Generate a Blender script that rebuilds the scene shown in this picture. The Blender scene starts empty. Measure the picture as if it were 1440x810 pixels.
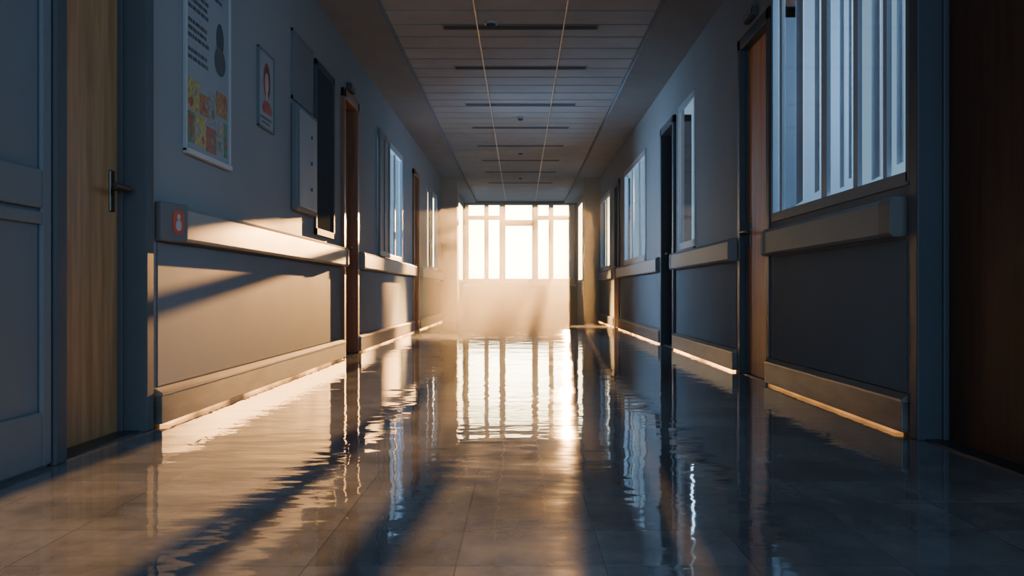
import bpy, bmesh, math, random
from mathutils import Vector
random.seed(4)
C = bpy.context.scene.collection
F=1400.0; CX=732; CY=411; CH=0.55
W=1.5

# ---------------- materials ----------------
def newmat(name):
    m=bpy.data.materials.new(name); m.use_nodes=True
    nt=m.node_tree; b=nt.nodes['Principled BSDF']
    return m,nt,b
def lk(nt,a,b): nt.links.new(a,b)
def pos(nt, scale=(1,1,1)):
    g=nt.nodes.new('ShaderNodeNewGeometry'); mp=nt.nodes.new('ShaderNodeMapping')
    mp.inputs['Scale'].default_value=scale
    lk(nt,g.outputs['Position'],mp.inputs['Vector']); return mp.outputs['Vector']
def noise(nt,vec,scale,detail=4,rough=.5):
    n=nt.nodes.new('ShaderNodeTexNoise'); n.inputs['Scale'].default_value=scale
    n.inputs['Detail'].default_value=detail; n.inputs['Roughness'].default_value=rough
    lk(nt,vec,n.inputs['Vector']); return n.outputs['Fac']
def ramp(nt,fac,stops):
    r=nt.nodes.new('ShaderNodeValToRGB'); e=r.color_ramp.elements
    while len(e)<len(stops): e.new(.5)
    for i,(p,c) in enumerate(stops):
        e[i].position=p; e[i].color=(c[0],c[1],c[2],1)
    lk(nt,fac,r.inputs['Fac']); return r.outputs['Color']
def bump(nt,b,h,strength=.1,dist=.01):
    n=nt.nodes.new('ShaderNodeBump'); n.inputs['Strength'].default_value=strength
    n.inputs['Distance'].default_value=dist
    lk(nt,h,n.inputs['Height']); lk(nt,n.outputs['Normal'],b.inputs['Normal']); return n
def paint(name,col,rough=.45,var=.12,metal=0,sc=3,bs=.08,scale=(1,1,1),spec=.5):
    m,nt,b=newmat(name); v=pos(nt,scale)
    f=noise(nt,v,sc,4,.5)
    c0=[x*(1-var) for x in col]; c1=[min(1,x*(1+var)) for x in col]
    lk(nt,ramp(nt,f,[(.25,c0),(.75,c1)]),b.inputs['Base Color'])
    r=nt.nodes.new('ShaderNodeMapRange')
    r.inputs['To Min'].default_value=rough*.85; r.inputs['To Max'].default_value=min(1,rough*1.15)
    lk(nt,f,r.inputs['Value']); lk(nt,r.outputs['Result'],b.inputs['Roughness'])
    b.inputs['Metallic'].default_value=metal; b.inputs['Specular IOR Level'].default_value=spec
    bump(nt,b,noise(nt,pos(nt),120,2),bs,.002)
    return m
def wood(name,c0,c1,rough=.35,spec=.5):
    m,nt,b=newmat(name)
    f=noise(nt,pos(nt,(9,9,.7)),2.2,8,.65)
    f2=noise(nt,pos(nt,(60,60,2)),2,3,.6)
    mx=nt.nodes.new('ShaderNodeMath'); mx.operation='MULTIPLY_ADD'; mx.inputs[1].default_value=.3
    lk(nt,f2,mx.inputs[0]); lk(nt,f,mx.inputs[2])
    lk(nt,ramp(nt,mx.outputs[0],[(.45,c0),(.85,c1)]),b.inputs['Base Color'])
    b.inputs['Roughness'].default_value=rough; b.inputs['Specular IOR Level'].default_value=spec
    bump(nt,b,f2,.15,.003); return m
M={}
M['wall']=paint('wall_paint',(.23,.255,.28),.6,.05,sc=1.3,spec=.02)
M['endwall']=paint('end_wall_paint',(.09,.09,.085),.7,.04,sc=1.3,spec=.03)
M['pier']=paint('pier_paint',(.29,.255,.21),.7,.04,sc=1.3,spec=.05)
M['panel']=paint('wall_guard_sheet',(.165,.20,.235),.60,.08,sc=1.8,spec=.004)
M['ceil']=paint('ceiling_panel',(.36,.39,.42),.85,.08,spec=0)
M['soffit']=paint('soffit_paint',(.23,.255,.28),.85,.06,spec=0)
M['gap']=paint('dark_ceiling_void',(.05,.055,.06),.8,.05,spec=0)
M['slot']=paint('dark_light_slot',(.09,.10,.11),.8,.05,spec=0)
M['tbar']=paint('grid_bar_white',(.85,.78,.66),.3,.03,metal=.5)
M['frame']=paint('door_frame_blue_grey',(.065,.08,.10),.45,.1,spec=.2)
M['framel']=paint('door_frame_light',(.095,.115,.135),.6,.08,spec=.01)
M['winframe']=paint('window_frame_white',(.36,.42,.48),.5,.05,spec=.2)
M['winframed']=paint('window_frame_blue_grey',(.17,.21,.25),.5,.05,spec=.1)
M['endframe']=paint('end_frame_grey',(.30,.285,.26),.55,.05,spec=.2)
M['rail']=paint('handrail_vinyl',(.24,.255,.27),.42,.08,spec=.02)
M['railcap']=paint('rail_end_cap',(.16,.16,.165),.5,.1,spec=.1)
M['base']=paint('baseboard_bronze',(.16,.157,.153),.36,.28,metal=.35,sc=7,scale=(1,.5,3),spec=.1)
M['basecap']=paint('baseboard_top_strip',(.29,.275,.26),.32,.05,metal=.5,spec=.15)
M['metal']=paint('aged_brass',(.14,.12,.095),.4,.05,metal=1)
M['dark']=paint('dark_plastic',(.03,.035,.045),.4,.1)
M['grey']=paint('grey_enamel',(.15,.175,.20),.6,.05,spec=.1)
M['slate']=paint('slate_board',(.075,.09,.105),.65,.08,spec=.03)
M['paper']=paint('poster_paper',(.25,.285,.315),.5,.06,spec=.2)
M['ink']=paint('print_ink',(.06,.07,.085),.5,.1)
M['white']=paint('white_plastic',(.42,.44,.46),.4,.03,spec=.2)
M['red']=paint('red_plastic',(.55,.09,.045),.4,.05)
M['skin']=paint('print_pink',(.44,.31,.27),.5,.15,sc=14)
M['hair']=paint('print_brown_red',(.10,.035,.035),.5,.2,sc=14)
M['cloth']=paint('print_red_cloth',(.34,.06,.05),.5,.2,sc=14)
for nm,cc in (('p_red',(.30,.07,.05)),('p_yellow',(.36,.29,.09)),('p_green',(.10,.18,.09)),('p_orange',(.33,.16,.06)),('p_grey',(.22,.235,.24))):
    M[nm]=paint('print_'+nm[2:],cc,.45,.6,sc=45)
M['whitedoor']=paint('panel_door_paint',(.17,.21,.245),.6,.05,spec=.03)
M['wood_a']=wood('wood_yellow_oak',(.26,.14,.06),(.50,.30,.14),.4)
M['wood_b']=wood('wood_orange',(.50,.20,.06),(.78,.36,.11),.4)
M['wood_d']=wood('wood_mid_brown',(.14,.065,.03),(.28,.13,.06),.4)
M['wood_c']=wood('wood_dark',(.045,.025,.016),(.085,.046,.028),.5,.2)
def stripmat(name,mx,lo=.1):  # patchy emission, stands in for golden sun glow along the wall bases
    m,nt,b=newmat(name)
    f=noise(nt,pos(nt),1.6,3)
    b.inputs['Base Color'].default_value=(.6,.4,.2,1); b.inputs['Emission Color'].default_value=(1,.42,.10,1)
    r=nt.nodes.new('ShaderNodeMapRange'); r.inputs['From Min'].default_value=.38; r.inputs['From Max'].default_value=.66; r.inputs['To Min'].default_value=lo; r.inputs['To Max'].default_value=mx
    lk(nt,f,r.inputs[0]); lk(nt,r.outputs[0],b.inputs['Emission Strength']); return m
M['strip']=stripmat('added_base_glow',6)
M['stripf']=stripmat('added_base_glow_bright',13,.4)
M['stripd']=stripmat('added_base_glow_dim',1.2)
def glassmat(name,tint,g):
    m=bpy.data.materials.new(name); m.use_nodes=True; nt=m.node_tree; nt.nodes.clear()
    o=nt.nodes.new('ShaderNodeOutputMaterial'); t=nt.nodes.new('ShaderNodeBsdfTransparent'); t.inputs[0].default_value=(*tint,1)
    gl=nt.nodes.new('ShaderNodeBsdfGlossy'); gl.inputs['Roughness'].default_value=.05
    mx=nt.nodes.new('ShaderNodeMixShader'); mx.inputs[0].default_value=g
    lk(nt,t.outputs[0],mx.inputs[1]); lk(nt,gl.outputs[0],mx.inputs[2]); lk(nt,mx.outputs[0],o.inputs[0]); return m
M['glass']=glassmat('window_glass',(.95,.97,1),.08)
M['darkglass']=paint('dark_glass',(.055,.07,.085),.6,.05,bs=0,spec=0)
def floormat():
    m,nt,b=newmat('polished_tile_floor')
    br=nt.nodes.new('ShaderNodeTexBrick'); br.offset=0; br.squash=1
    br.inputs['Scale'].default_value=1; br.inputs['Brick Width'].default_value=.3; br.inputs['Row Height'].default_value=.3
    br.inputs['Mortar Size'].default_value=.002; br.inputs['Mortar Smooth'].default_value=.8
    br.inputs['Color1'].default_value=(.18,.20,.23,1); br.inputs['Color2'].default_value=(.28,.30,.33,1); br.inputs['Mortar'].default_value=(.11,.12,.13,1)
    mp=nt.nodes.new('ShaderNodeMapping'); mp.inputs['Location'].default_value=(.13,.1,0)
    g=nt.nodes.new('ShaderNodeNewGeometry'); lk(nt,g.outputs['Position'],mp.inputs[0]); lk(nt,mp.outputs[0],br.inputs['Vector'])
    f=noise(nt,pos(nt,(1.6,1,1)),2.2,8,.65)
    mx=nt.nodes.new('ShaderNodeMix'); mx.data_type='RGBA'; mx.blend_type='MULTIPLY'; mx.inputs[0].default_value=1
    lk(nt,br.outputs['Color'],mx.inputs[6]); lk(nt,ramp(nt,f,[(.36,(.5,.5,.5)),(.62,(1,1,1))]),mx.inputs[7])
    lk(nt,mx.outputs[2],b.inputs['Base Color'])
    r=nt.nodes.new('ShaderNodeMapRange'); r.inputs['From Min'].default_value=.35; r.inputs['From Max'].default_value=.7
    r.inputs['To Min'].default_value=.012; r.inputs['To Max'].default_value=.06
    lk(nt,noise(nt,pos(nt,(1,.5,1)),3,5),r.inputs['Value']); lk(nt,r.outputs[0],b.inputs['Roughness'])
    b.inputs['IOR'].default_value=2.0
    w=noise(nt,pos(nt,(1,1.5,1)),1.7,2,.5)
    n1=nt.nodes.new('ShaderNodeBump'); n1.inputs['Strength'].default_value=.26; n1.inputs['Distance'].default_value=.012
    lk(nt,w,n1.inputs['Height'])
    w2=noise(nt,pos(nt,(1.4,3.0,1)),2.8,2,.5)
    n2=nt.nodes.new('ShaderNodeBump'); n2.inputs['Strength'].default_value=.38; n2.inputs['Distance'].default_value=.004
    lk(nt,w2,n2.inputs['Height']); lk(nt,n1.outputs[0],n2.inputs['Normal']); lk(nt,n2.outputs[0],b.inputs['Normal'])
    return m
M['floor']=floormat()

# ---------------- geometry helpers ----------------
ORG={}
def mk(name,verts,faces,mat,parent=None,bevel=0,origin=None):
    v=[Vector(p) for p in verts]
    if origin is None:
        mn=Vector([min(p[i] for p in v) for i in range(3)]); mxx=Vector([max(p[i] for p in v) for i in range(3)])
        origin=(mn+mxx)/2
    origin=Vector(origin)
    me=bpy.data.meshes.new(name); me.from_pydata([tuple(p-origin) for p in v],[],faces); me.update()
    bm=bmesh.new(); bm.from_mesh(me); bmesh.ops.recalc_face_normals(bm,faces=bm.faces); bm.to_mesh(me); bm.free()
    me.materials.append(M[mat] if isinstance(mat,str) else mat)
    o=bpy.data.objects.new(name,me); C.objects.link(o)
    if parent:
        o.parent=parent; o.location=origin-ORG[parent.name]
    else:
        o.location=origin
    ORG[o.name]=origin
    if bevel:
        b=o.modifiers.new('bevel','BEVEL'); b.width=bevel; b.segments=2; b.limit_method='ANGLE'
    return o
def boxes(name,bl,mat,parent=None,bevel=0):
    vs=[];fs=[]
    for (a,b,c,d,e,f) in bl:
        x0,x1=sorted((a,b)); y0,y1=sorted((c,d)); z0,z1=sorted((e,f)); k=len(vs)
        vs+=[(x0,y0,z0),(x1,y0,z0),(x1,y1,z0),(x0,y1,z0),(x0,y0,z1),(x1,y0,z1),(x1,y1,z1),(x0,y1,z1)]
        fs+=[tuple(k+i for i in q) for q in ((0,3,2,1),(4,5,6,7),(0,1,5,4),(1,2,6,5),(2,3,7,6),(3,0,4,7))]
    return mk(name,vs,fs,mat,parent,bevel)
def tag(o,label=None,cat=None,kind=None,group=None):
    if label:o["label"]=label
    if cat:o["category"]=cat
    if kind:o["kind"]=kind
    if group:o["group"]=group
    return o
def thing(name,loc,label=None,cat=None,kind=None,group=None):
    e=bpy.data.objects.new(name,None); e.empty_display_size=.1; C.objects.link(e); e.location=loc; ORG[e.name]=Vector(loc)
    tag(e,label,cat,kind,group); return e
def cyl(name,p0,p1,r,mat,parent=None,seg=24,r2=None):
    p0=Vector(p0);p1=Vector(p1);d=(p1-p0).normalized()
    u=d.orthogonal().normalized(); w=d.cross(u); r2=r if r2 is None else r2
    ts=[2*math.pi*i/seg for i in range(seg)]
    vs=[p0+(u*math.cos(t)+w*math.sin(t))*r for t in ts]+[p1+(u*math.cos(t)+w*math.sin(t))*r2 for t in ts]
    fs=[(i,(i+1)%seg,seg+(i+1)%seg,seg+i) for i in range(seg)]+[tuple(range(seg)),tuple(range(seg,2*seg))]
    return mk(name,vs,fs,mat,parent)

YB=-3.0; YE=24.0; ZT=2.78; SOF=2.70; CEIL=2.75
DH=2.2
doorsL=[(3.22,3.93),(8.38,9.02),(13.85,14.5)]
doorsR=[(2.75,3.70),(6.02,6.76),(9.66,10.45),(15.05,15.65)]
winsL=[(10.35,12.6,.93,2.25),(15.9,17.8,.93,2.25)]
winsR=[(3.83,5.9,.995,2.45),(8.55,9.42,.97,2.28),(11.9,14.3,.95,2.25),(16.6,18.6,.95,2.25)]
def wall(name,s,ops,y0,y1,mat='wall',x=W,t=.05,ztop=ZT):
    ops=sorted(ops); bl=[]; y=y0
    for (a,b,c,d) in ops:
        bl.append((s*x,s*(x+t),y,a,0,ztop))
        if c>0: bl.append((s*x,s*(x+t),a,b,0,c))
        bl.append((s*x,s*(x+t),a,b,d,ztop)); y=b
    bl.append((s*x,s*(x+t),y,y1,0,ztop))
    return tag(boxes(name,bl,mat),kind='structure')
PL=19.0; PI=1.19
wall('wall_left',-1,[(a,b,0,DH) for a,b in doorsL]+winsL,YB,PL)
wall('wall_right',1,[(a,b,0,DH) for a,b in doorsR]+winsR,YB,PL)
tag(boxes('sun_blocker_outside',[(1.66,2.0,6.0,6.8,0,ZT)],'wall'),kind='structure')  # unseen block, added only to keep sun off the near blind slats
XS=1.37
wall('wall_far_left',-1,[(20.6,23.92,.80,2.6)],PL,YE,x=XS,t=.018,mat='pier')
wall('wall_far_right',1,[(20.6,23.92,.80,2.6)],PL,YE,x=XS,t=.018,mat='pier')
tag(boxes('wall_pillar_left',[(-1.6,-PI,PL-.3,PL+.2,0,CEIL)],'pier'),kind='structure')
tag(boxes('wall_pillar_right',[(1.6,PI,PL-.3,PL+.2,0,CEIL)],'pier'),kind='structure')
tag(boxes('floor',[(-1.7,1.7,YB,YE+.2,-.1,0)],'floor'),kind='structure')
P=1.07; bl=[]
n=int((YE-YB)/.4)
for i in range(n+1):
    y=YB+i*.4; y1=min(y+.370,YE)
    for (xa,xb) in ((-P,-.363),(-.351,.351),(.363,P)):
        bl.append((xa,xb,y,y1,CEIL,CEIL+.03))
tag(boxes('ceiling',bl,'ceil',None,.004),kind='structure')
tag(boxes('ceiling_void',[(-1.7,1.7,YB,YE+.2,CEIL+.035,CEIL+.12)],'gap'),kind='structure')
tag(boxes('trim_1',[(-1.5,-P,YB,YE,SOF,CEIL+.035)],'soffit'),kind='structure')
tag(boxes('trim_2',[(1.5,P,YB,YE,SOF,CEIL+.035)],'soffit'),kind='structure')
for k,x in enumerate((-.357,.357)):
    tag(boxes('trim_%d'%(3+k),[(x-.005,x+.005,YB,YE,CEIL-.005,CEIL+.01)],'tbar'),kind='structure')
for k,s in enumerate((-1,1)):
    tag(boxes('trim_%d'%(5+k),[(s*P,s*(P-.012),YB,YE,CEIL-.012,CEIL)],'soffit'),kind='structure')
ex0,ex1=-1.33,1.30; ez0,ez1=.74,2.69
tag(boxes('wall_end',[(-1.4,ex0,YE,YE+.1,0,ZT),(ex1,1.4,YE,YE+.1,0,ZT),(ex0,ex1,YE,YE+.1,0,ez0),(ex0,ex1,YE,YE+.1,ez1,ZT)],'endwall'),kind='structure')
tag(boxes('wall_back',[(-1.7,-1.35,YB-.2,YB,0,ZT),(1.35,1.7,YB-.2,YB,0,ZT),(-1.35,1.35,YB-.2,YB,0,.3),(-1.35,1.35,YB-.2,YB,2.6,ZT)],'wall'),kind='structure')
def px(x,Y=YE): return (x-CX)*Y/F
def pz(y,Y=YE): return CH+(CY-y)*Y/F
ew=thing('window_1',(0,YE+.05,ez0),kind='structure')
ya,yb=YE+.02,YE+.10
fr=[(ex0,ex0+.08,ya,yb,ez0,ez1),(ex1-.14,ex1,ya,yb,ez0,ez1),(ex0,ex1,ya,yb,ez0,ez0+.14),(ex0,ex1,ya,yb,ez1-.04,ez1),
    (ex0,px(708),ya,yb,pz(309),pz(303)),(px(752),ex1,ya,yb,pz(309),pz(303)),(px(706),px(754),ya,yb,pz(317.5),pz(309))]
for x,w in ((684,.11),(706.5,.15),(752.5,.15),(775,.12)):
    fr.append((px(x)-w/2,px(x)+w/2,ya,yb,ez0,ez1))
boxes('window_frame',fr,'endframe',ew,.008)
boxes('window_pane',[(ex0+.02,ex1-.02,YE+.055,YE+.06,ez0+.02,ez1-.02)],'glass',ew)
tag(boxes('trim_7',[(ex0-.03,ex1+.04,YE-.06,YE+.02,ez0-.04,ez0)],'endframe',None,.006),kind='structure')
tag(boxes('trim_8',[(px(706)-.03,px(706)+.03,YE-.02,YE,0,ez0-.05),(px(753)-.03,px(753)+.03,YE-.02,YE,0,ez0-.05),(-1.3,1.25,YE-.025,YE,0,.1)],'slate'),kind='structure')

# ---------------- side windows ----------------
wn=[1]
def window(s,y0,y1,z0,z1,mulls=(),x=W,split=None,mat='winframe',shutter=None,blind=None,sill=True,w=.055,deep=.028,omat=None):
    wn[0]+=1
    t=thing('window_%d'%wn[0],(s*x,(y0+y1)/2,z0),kind='structure')
    xa,xb=s*(x-.012*min(1,deep/.028)),s*(x+deep)
    fr=[(xa,xb,y0-.02,y0+w,z0-.02,z1+.02),(xa,xb,y1-w,y1+.02,z0-.02,z1+.02),(xa,xb,y0,y1,z0-.03,z0+w),(xa,xb,y0,y1,z1-w,z1+.02)]
    boxes('window_frame',fr,omat or mat,t,.003)
    sb=[]
    for m,mw in mulls: sb.append((s*(x+.004),s*(x+deep-.003),m-mw/2,m+mw/2,z0+w,z1-w))
    if split: sb.append((s*(x+.004),s*(x+deep-.003),y0+w,y1-w,split-.025,split+.025))
    if sb: boxes('window_mullion',sb,mat,t,.002)
    boxes('window_pane',[(s*(x+deep*.6),s*(x+deep*.6+.003),y0+.02,y1-.02,z0+.02,z1-.02)],'glass',t)
    if sill: boxes('window_sill',[(s*(x-.025),s*(x+.01),y0-.03,y1+.03,z0-.05,z0-.025)],'grey',t,.006)
    if shutter:
        a,b=shutter; n=2; bl=[]; st=(b-a)/n
        bl+=[(s*(x-.045),s*(x-.02),a,b,z0+.0,z0+.06),(s*(x-.045),s*(x-.02),a,b,z1-.06,z1)]
        for i in range(n+1): bl.append((s*(x-.045),s*(x-.02),a+i*st-.03,a+i*st+.03,z0,z1))
        for i in range(n): bl.append((s*(x-.032),s*(x-.025),a+i*st,a+(i+1)*st,z0,z1))
        boxes('window_shutter',bl,'rail',t,.003)
    if blind:
        vs=[];fs=[]
        for (yc,hw,ang,zb) in blind:
            k=len(vs); dx=math.sin(ang)*hw; dy=math.cos(ang)*hw; th=.003
            xc=x+deep+.03
            for zz in (zb,z1-.05):
                for (sx,sy) in ((-1,-1),(1,-1),(1,1),(-1,1)):
                    vs.append((s*(xc+sy*dx+sx*th),yc+sy*dy,zz))
            fs+=[tuple(k+i for i in q) for q in ((0,3,2,1),(4,5,6,7),(0,1,5,4),(1,2,6,5),(2,3,7,6),(3,0,4,7))]
        mk('vertical_blind',vs,fs,'winframe',t)
    return t
def ry(xp,x=1.53): return F*x/abs(xp-CX)
bl=[]
near_m=[(ry(1166),.09),(ry(1211),.06),(ry(1104),.05),(ry(1253),.045)]
for xp,hw,zb in ((1128,.15,1.05),(1153,.09,1.08),(1188,.06,1.06),(1200,.04,1.09),(1236,.09,1.05),(1270,.05,1.08)):
    bl.append((ry(xp,1.57),hw,.15,zb))
window(1,*winsR[0],mulls=near_m,blind=bl,sill=False,w=.022,omat='winframed')
window(1,*winsR[1],deep=.016,w=.04)
window(1,*winsR[2],mulls=[(12.6,.12),(13.4,.08)])
window(1,*winsR[3],mulls=[(17.5,.1)])
window(-1,*winsL[0],mulls=[(11.3,.08),(11.95,.05)],shutter=(10.37,11.1))
window(-1,*winsL[1],mulls=[(16.8,.1)],shutter=(15.95,16.5))
window(-1,20.6,23.92,.80,2.6,mulls=[(21.6,.08),(23.0,.05)],x=XS,mat='endframe',deep=.010,w=.04)
window(1,20.6,23.92,.80,2.6,mulls=[(21.6,.08),(23.0,.05)],x=XS,mat='endframe',deep=.010,w=.04)

# ---------------- doors ----------------
dn=[0]
def door(s,y0,y1,mat,fmat='frame',hand='far',proud=.03,rec=.08):
    dn[0]+=1
    t=thing('door_%d'%dn[0],(s*(W+.08),(y0+y1)/2,0),kind='structure')
    cw=.065
    fr=[(s*(W-proud),s*(W+.15),y0-cw,y0+.012,0,DH+cw),(s*(W-proud),s*(W+.15),y1-.012,y1+cw,0,DH+cw),(s*(W-proud),s*(W+.15),y0-cw,y1+cw,DH-.012,DH+cw)]
    fr+=[(s*(W+rec-.02),s*(W+.15),y0+.012,y0+.03,0,DH-.012),(s*(W+rec-.02),s*(W+.15),y1-.03,y1-.012,0,DH-.012)]
    boxes('door_frame',fr,fmat,t,.006)
    boxes('door_leaf',[(s*(W+rec),s*(W+.16),y0+.012,y1-.012,.002,DH-.012)],mat,t,.003)
    boxes('door_threshold',[(s*(W+.0),s*(W+.19),y0+.012,y1-.012,0,.006)],'dark',t)
    hy=(y1-.09) if hand=='far' else (y0+.09); d=-1 if hand=='far' else 1
    h=boxes('door_handle',[(s*(W+rec-.008),s*(W+rec+.002),hy-.022,hy+.022,.86,1.02)],'metal',t,.004)
    cyl('handle_lever',(s*(W+rec-.005),hy,.95),(s*(W+rec-.07),hy,.95),.010,'metal',h)
    cyl('handle_lever',(s*(W+rec-.068),hy+.008*-d,.95),(s*(W+rec-.068),hy+d*.12,.95),.010,'metal',h)
    for z in (.3,1.1,1.9):
        yy=y0+.02 if hand=='far' else y1-.02
        cyl('door_hinge',(s*(W+rec-.01),yy,z),(s*(W+rec-.01),yy,z+.1),.009,'metal',t,12)
    return t
door(-1,*doorsL[0],'wood_a','framel')
door(-1,*doorsL[1],'wood_d','wood_d')
door(-1,*doorsL[2],'wood_d','wood_d')
door(1,*doorsR[0],'wood_c','frame',hand='near')
door(1,*doorsR[1],'wood_b','frame',rec=.045,proud=.015)
door(1,*doorsR[2],'wood_c','frame')
door(1,*doorsR[3],'wood_b','frame',rec=.045)
dn[0]+=1
t=thing('door_%d'%dn[0],(-W,2.7,0),kind='structure')
y0,y1=2.28,3.14
boxes('door_leaf',[(-1.499,-1.493,y0,y1,.01,2.2)],'whitedoor',t)
st=[(-1.493,-1.478,y1-.06,y1,.01,2.2),(-1.493,-1.478,y0,y0+.06,.01,2.2)]
for a,b in ((.01,.18),(.76,.80),(.81,.93),(2.08,2.2)): st.append((-1.493,-1.478,y0+.06,y1-.06,a,b))
boxes('door_panel_rail',st,'whitedoor',t,.006)

for s,yc,zc in ((-1,8.7,2.33),(1,6.4,2.33)):
    t=thing('door_indicator_lamp',(s*W,yc,zc),'small grey wall-mounted indicator lamp above a corridor door','lamp',group='indicator lamps above doors')
    boxes('lamp_housing',[(s*W,s*(W-.04),yc-.12,yc+.12,zc-.03,zc+.03)],'slate',t,.008)
    boxes('lamp_lens',[(s*(W-.04),s*(W-.05),yc-.09,yc+.09,zc-.018,zc+.018)],'grey',t,.004)

# ---------------- handrails & baseboards ----------------
HT,HB=.92,.768
def prof(name,s,y0,y1,pts,mat,parent=None,bevel=0):
    vs=[(s*x,y0,z) for x,z in pts]+[(s*x,y1,z) for x,z in pts]; n=len(pts)
    fs=[(i,(i+1)%n,n+(i+1)%n,n+i) for i in range(n)]+[tuple(range(n)),tuple(range(n,2*n))]
    return mk(name,vs,fs,mat,parent,bevel)
RP=[(W,HB+.03),(W-.03,HB+.03),(W-.03,HB),(W-.055,HB),(W-.068,HB+.012),(W-.068,HT-.02),(W-.05,HT),(W,HT)]
CP=[(W,HB+.0),(W-.03,HB-.004),(W-.06,HB-.004),(W-.073,HB+.012),(W-.073,HT-.018),(W-.055,HT+.004),(W,HT+.004)]
def handrail(s,y0,y1,label,cap=None):
    t=thing('handrail',(s*W,y0,HB),label,'handrail',group='wall handrails')
    if cap=='angled':
        pts=[(W,y0-.02),(W-.03,y0-.02),(W-.072,y0+.17),(W-.072,y0+.18),(W,y0+.18)]
        vs=[(s*x,y,HB-.004) for x,y in pts]+[(s*x,y,HT+.004) for x,y in pts]; n=len(pts)
        mk('end_cap',vs,[(i,(i+1)%n,n+(i+1)%n,n+i) for i in range(n)]+[tuple(range(n)),tuple(range(n,2*n))],'railcap',t,.006)
        prof('rail_cover',s,y0+.18,y1-.05,RP,'rail',t)
    else:
        prof('end_cap',s,y0,y0+(.13 if cap else .05),CP,'railcap' if cap else 'rail',t,.006)
        prof('rail_cover',s,y0+(.13 if cap else .05),y1-.05,RP,'rail',t)
    prof('end_cap',s,y1-.05,y1,CP,'rail',t,.006)
LA='pale grey vinyl wall handrail with darker grey end cap'
LB='plain pale grey vinyl wall handrail between corridor doors'
for s,a,b,c in ((-1,4.1,8.3,'angled'),(-1,9.15,13.75,None),(-1,14.62,18.6,None),(1,3.85,5.93,'plain'),(1,6.86,9.57,None),(1,10.55,14.95,None),(1,15.75,18.6,None)):
    handrail(s,a,b,LA if c else LB,c)
BP=[(W,.014),(W-.045,.014),(W-.045,.13),(W,.13)]
TP=[(W,.13),(W-.048,.13),(W-.048,.14),(W-.02,.158),(W,.158)]
SP=[(W,0),(W-.034,0),(W-.034,.014),(W,.014)]
for s,a,b in ((-1,4.04,8.3),(-1,9.1,13.77),(-1,14.58,18.69),(1,3.8,5.94),(1,6.84,9.58),(1,10.53,14.97),(1,15.73,18.69)):
    side='left' if s<0 else 'right'
    t=thing('baseboard_'+side,(s*W,a,0),kind='structure')
    prof('baseboard_body',s,a,b,BP,'base',t,.003); prof('baseboard_cap',s,a,b,TP,'basecap',t)
    prof('added_glow_strip',s,a+.1,b-.05,SP,'stripd' if a==3.8 else ('strip' if a==4.04 else 'stripf'),t)  # added glowing strip, no real fixture; gives gold glints on the floor
k=9
for s,a,b in ((-1,4.1,8.25),(-1,9.15,13.7),(-1,14.65,18.6),(1,3.86,5.88),(1,6.9,9.53),(1,10.58,14.9),(1,15.8,18.6)):
    tag(boxes('trim_%d'%k,[(s*W,s*(W-.006),a,b,.16,HB-.01)],'panel',None,.003),kind='structure'); k+=1

p0=Vector((-(W-.03),4.08,.845)); p1=Vector((-(W-.072),4.27,.845)); pc=p0.lerp(p1,.62)
dv=(p1-p0).normalized(); nv=Vector((dv.y,-dv.x,0)); uz=Vector((0,0,1)); pc=pc+nv*.001
t=thing('call_button',tuple(pc),'small reddish call plaque with pale emblem on handrail end','button')
def patch(name,cu,cz,hu,hz,off,mat,th=.002,n=24,power=.5):
    vs=[]
    for oo in (off,off+th):
        for i in range(n):
            a_=2*math.pi*i/n; c_,s_=math.cos(a_),math.sin(a_)
            vs.append(pc+dv*(cu+hu*math.copysign(abs(c_)**power,c_))+uz*(cz+hz*math.copysign(abs(s_)**power,s_))+nv*oo)
    fs=[(i,(i+1)%n,n+(i+1)%n,n+i) for i in range(n)]+[tuple(range(n)),tuple(range(n,2*n))]
    mk(name,vs,fs,mat,t)
patch('plaque',0,0,.042,.050,0,'red')
patch('emblem_figure',0,.022,.012,.013,.002,'white',.001,16,1)
patch('emblem_figure',0,-.014,.021,.022,.002,'white',.001,16,.8)

# ---------------- posters etc. ----------------
def disc(name,x,yc,zc,ry_,rz,mat,parent,n=24,cut=None):
    vs=[(x,yc+ry_*math.cos(2*math.pi*i/n),zc+rz*math.sin(2*math.pi*i/n)) for i in range(n)]
    if cut is not None: vs=[(a_,b_,max(c_,cut)) for a_,b_,c_ in vs]
    return mk(name,vs,[tuple(range(n))],mat,parent)
t=thing('poster',(-W,4.75,1.18),'framed health poster with text and food pictures on wall','poster')
a,b,z0,z1=4.42,5.10,1.18,2.12; X=-W
boxes('poster_frame',[(X,X+.018,a,a+.014,z0,z1),(X,X+.018,b-.014,b,z0,z1),(X,X+.026,a,b,z0-.010,z0+.014),(X,X+.018,a,b,z1-.014,z1)],'white',t,.002)
boxes('poster_sheet',[(X,X+.008,a+.014,b-.014,z0+.014,z1-.014)],'paper',t)
cn=['p_yellow','p_green','p_red','p_orange','p_grey']
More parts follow.
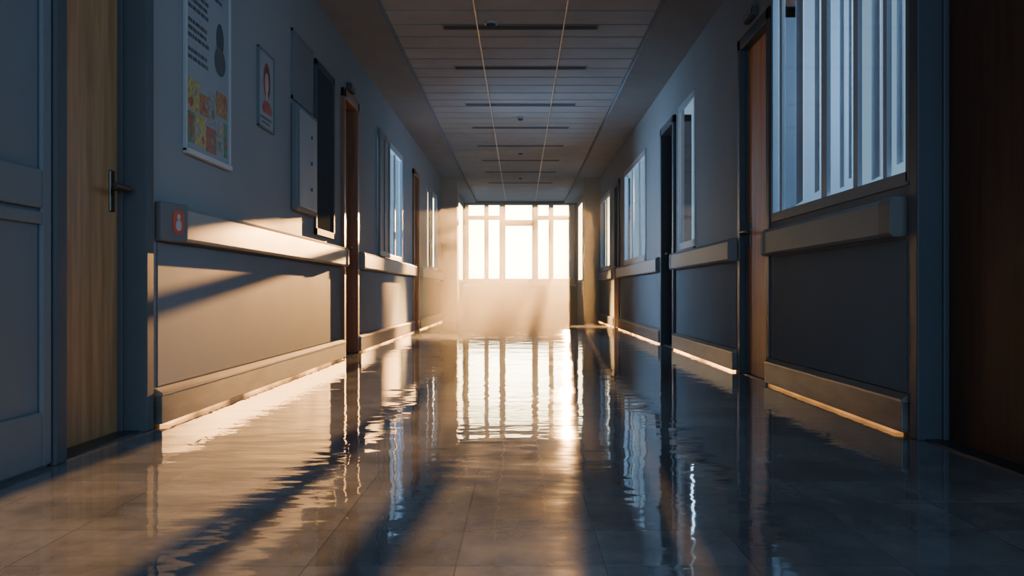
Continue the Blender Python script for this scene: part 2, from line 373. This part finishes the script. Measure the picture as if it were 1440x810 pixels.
for (u0,u1,v0,v1,cc) in ((.04,.20,.20,.34,'p_yellow'),(.04,.13,.05,.19,'p_green'),(.14,.30,.05,.19,'p_yellow'),(.21,.34,.20,.30,'p_orange'),
        (.31,.46,.04,.16,'p_red'),(.35,.45,.17,.33,'p_grey'),(.46,.64,.24,.36,'p_orange'),(.47,.58,.05,.22,'p_grey'),(.59,.64,.05,.22,'p_green')):
    boxes('picture_panel',[(X+.008,X+.0095,a+u0,a+u1,z0+v0,z0+v1)],cc,t)
    for q in range(3):
        uu=a+random.uniform(u0+.03,u1-.03) if u1-u0>.07 else a+(u0+u1)/2; vv=z0+random.uniform(v0+.03,v1-.03); rr=random.uniform(.014,.028)
        disc('picture_food_item',X+.0097+q*.0002,uu,vv,min(rr*1.2,(u1-u0)/2),rr,random.choice(cn),t,14)
z=z1-.07; i=0
while z>z0+.42:
    y=a+.05; end=a+.36 if z<z0+.78 else b-.08; tl=[]
    while y<end:
        w=random.uniform(.02,.06)
        if y+w>end: break
        tl.append((X+.008,X+.0092,y,y+w,z-.010,z+.008)); y+=w+.012
    boxes('text_line',tl,'ink',t)
    i+=1; z-=.034 if i%3 else .065
disc('printed_figure',X+.0096,a+.52,z0+.62,.06,.08,'slate',t)
disc('printed_figure_body',X+.0098,a+.52,z0+.51,.09,.07,'ink',t)

t=thing('portrait_poster',(-W,5.83,1.5),'small pale framed notice with printed portrait and red accents','poster')
a,b,z0,z1=5.66,6.02,1.50,1.96
boxes('poster_frame',[(X,X+.016,a,a+.012,z0,z1),(X,X+.016,b-.012,b,z0,z1),(X,X+.016,a,b,z0,z0+.012),(X,X+.016,a,b,z1-.012,z1)],'grey',t,.002)
boxes('poster_sheet',[(X,X+.007,a+.012,b-.012,z0+.012,z1-.012)],'paper',t)
disc('printed_hair',X+.008,5.86,1.79,.082,.105,'cloth',t)
disc('printed_hair',X+.0083,5.87,1.79,.066,.088,'hair',t)
disc('printed_neck',X+.0085,5.855,1.69,.024,.05,'skin',t)
disc('printed_shoulders',X+.0088,5.86,1.62,.105,.055,'cloth',t,24,z0+.10)
disc('printed_face',X+.0095,5.85,1.775,.045,.062,'skin',t)
boxes('text_line',[(X+.007,X+.0085,a+.06,b-.06,z0+.06,z0+.075)],'ink',t)
boxes('text_line',[(X+.007,X+.0085,a+.09,b-.10,z0+.035,z0+.047)],'ink',t)

t=thing('notice_board',(-W,6.8,1.85),'flat soft grey notice board on wall above service panel','board')
boxes('board_face',[(X,X+.008,6.52,7.12,1.84,2.26)],'grey',t)
boxes('board_frame',[(X,X+.011,6.5,6.52,1.82,2.28),(X,X+.011,7.12,7.14,1.82,2.28),(X,X+.011,6.5,7.14,1.82,1.84),(X,X+.011,6.5,7.14,2.26,2.28)],'grey',t)
t=thing('service_panel',(-W,6.83,1.08),'slim pale grey metal service panel box with small switches','electrical panel')
boxes('panel_body',[(X,X+.045,6.5,7.13,1.09,1.79)],'grey',t,.01)
boxes('panel_door',[(X+.045,X+.052,6.54,7.09,1.12,1.76)],'paper',t,.004)
for zz in (1.26,1.44,1.62):
    cyl('switch_knob',(X+.052,6.9,zz),(X+.058,6.9,zz),.012,'slate',t,16)
t=thing('display_cabinet',(-W,7.55,.97),'narrow tall dark glass wall cabinet in slate frame','cabinet')
a,b,z0,z1=7.22,7.95,.97,2.25; X+=.001
boxes('cabinet_body',[(X,X+.018,a,a+.05,z0,z1),(X,X+.018,b-.05,b,z0,z1),(X,X+.018,a,b,z0,z0+.05),(X,X+.018,a,b,z1-.05,z1)],'slate',t,.004)
boxes('glass_door',[(X,X+.012,a+.05,b-.05,z0+.05,z1-.05)],'darkglass',t)

# ---------------- ceiling fixtures ----------------
for y in (8.26,9.75,11.67,13.3,14.95,16.6,18.2,20.0):
    t=thing('ceiling_light',(0,y,CEIL),'unlit linear recessed ceiling light with dark slot','ceiling light',group='linear ceiling lights')
    boxes('light_trim',[(-.65,.65,y-.075,y-.06,CEIL-.005,CEIL),(-.65,.65,y+.06,y+.075,CEIL-.005,CEIL),(-.65,-.635,y-.06,y+.06,CEIL-.005,CEIL),(.635,.65,y-.06,y+.06,CEIL-.005,CEIL)],'soffit',t)
    boxes('light_lens',[(-.635,.635,y-.06,y+.06,CEIL-.003,CEIL)],'slot',t)
for x,y in ((-.24,8.1),(0,12.5),(0,15.6),(0,19.0)):
    t=thing('smoke_detector',(x,y,CEIL),'small round smoke detector on the ceiling','smoke detector',group='smoke detectors')
    cyl('detector_base',(x,y,CEIL),(x,y,CEIL-.02),.055,'white',t)
    cyl('detector_dome',(x,y,CEIL-.02),(x,y,CEIL-.045),.042,'slate',t,24,.02)

# ---------------- haze ----------------
m=bpy.data.materials.new('warm_dust_haze'); m.use_nodes=True; nt=m.node_tree; nt.nodes.clear()
o=nt.nodes.new('ShaderNodeOutputMaterial'); v=nt.nodes.new('ShaderNodeVolumeScatter'); v.inputs['Density'].default_value=.0085; v.inputs['Anisotropy'].default_value=.70
v.inputs['Color'].default_value=(.95,.95,.88,1); lk(nt,v.outputs[0],o.inputs['Volume'])
h=boxes('dust_haze',[(-1.16,1.16,10,YE-.1,.01,2.66)],m)
tag(h,'thin warm dust haze hanging in the corridor air','haze','stuff')

# ---------------- light ----------------
w=bpy.data.worlds.new('world'); bpy.context.scene.world=w; w.use_nodes=True; nt=w.node_tree
bg=nt.nodes['Background']; tc=nt.nodes.new('ShaderNodeTexCoord')
def dirv(az,el):
    az,el=math.radians(az),math.radians(el); return Vector((math.sin(az)*math.cos(el),math.cos(az)*math.cos(el),math.sin(el)))
sd=dirv(2.72,5.3); gd=dirv(-.3,3.1)
dt=nt.nodes.new('ShaderNodeVectorMath'); dt.operation='DOT_PRODUCT'; dt.inputs[1].default_value=gd
lk(nt,tc.outputs['Generated'],dt.inputs[0])
g1=nt.nodes.new('ShaderNodeMapRange'); g1.interpolation_type='SMOOTHSTEP'
g1.inputs['From Min'].default_value=math.cos(math.radians(6.2)); g1.inputs['From Max'].default_value=math.cos(math.radians(4.6))
lk(nt,dt.outputs['Value'],g1.inputs['Value'])
g2=nt.nodes.new('ShaderNodeMapRange'); g2.inputs['From Min'].default_value=math.cos(math.radians(4.0)); g2.inputs['From Max'].default_value=1
lk(nt,dt.outputs['Value'],g2.inputs['Value'])
mw=nt.nodes.new('ShaderNodeMix'); mw.data_type='RGBA'; lk(nt,g2.outputs[0],mw.inputs[0])
mw.inputs[6].default_value=(.78,.60,.29,1); mw.inputs[7].default_value=(1.45,1.24,.74,1)
mb=nt.nodes.new('ShaderNodeMix'); mb.data_type='RGBA'; lk(nt,g1.outputs[0],mb.inputs[0])
mb.inputs[6].default_value=(.0135,.022,.029,1); lk(nt,mw.outputs[2],mb.inputs[7])
lk(nt,mb.outputs[2],bg.inputs[0]); bg.inputs[1].default_value=20
sl=bpy.data.lights.new('sun','SUN'); sl.energy=60; sl.color=(1,.46,.13); sl.angle=math.radians(.2)
so=bpy.data.objects.new('sun',sl); C.objects.link(so); so.rotation_euler=sd.to_track_quat('Z','Y').to_euler(); so.location=(3,30,5)
def area(name,loc,d,sx,sy,en,col,spread=180):
    l=bpy.data.lights.new(name,'AREA'); l.shape='RECTANGLE'; l.size=sx; l.size_y=sy; l.energy=en; l.color=col; l.spread=math.radians(spread)
    o=bpy.data.objects.new(name,l); C.objects.link(o); o.location=loc; o.rotation_euler=Vector(d).to_track_quat('-Z','Y').to_euler()
area('back_fill_light',(0,YB-.1,1.5),(0,1,0),2.5,2.1,105,(.46,.72,1))  # added blue fill lamp behind the camera, brightens the near corridor
area('sky_fill_light',(2.3,4.8,1.9),(-1,.35,-.2),2.2,1.4,85,(.47,.72,1))  # added blue fill lamps outside the side windows, in place of skylight
area('sky_fill_light',(2.3,12.8,1.9),(-1,-.2,-.2),2.2,1.3,75,(.47,.72,1))
area('sky_fill_light',(-3.0,12.5,1.9),(1,-.9,-.15),1.6,1.3,380,(.47,.72,1))
area('side_fill_light',(1.9,22.1,1.9),(-1,-.3,-.5),2.6,1.2,10,(1,.74,.44))  # added warm fill lamps beside the far section, lift end wall and piers
area('side_fill_light',(-1.9,22.1,1.9),(1,-.3,-.5),2.6,1.2,10,(1,.74,.44))
area('gold_pool_fill',(-2.6,17.4,2.5),(4.05,-1.6,-2.55),.3,.3,170,(1,.46,.12),20)  # added spots for gold pools at the wall bases, apart from the sun
area('gold_pool_fill',(2.6,13.8,2.5),(-4.05,-1.5,-2.6),.3,.3,170,(1,.46,.12),20)

cam=bpy.data.cameras.new('camera'); cam.lens=35; cam.sensor_width=36; cam.shift_x=-12/1440; cam.shift_y=6/1440; cam.clip_start=.05
co=bpy.data.objects.new('camera',cam); C.objects.link(co); co.location=(0,0,CH); co.rotation_euler=(math.pi/2,0,0)
bpy.context.scene.camera=co
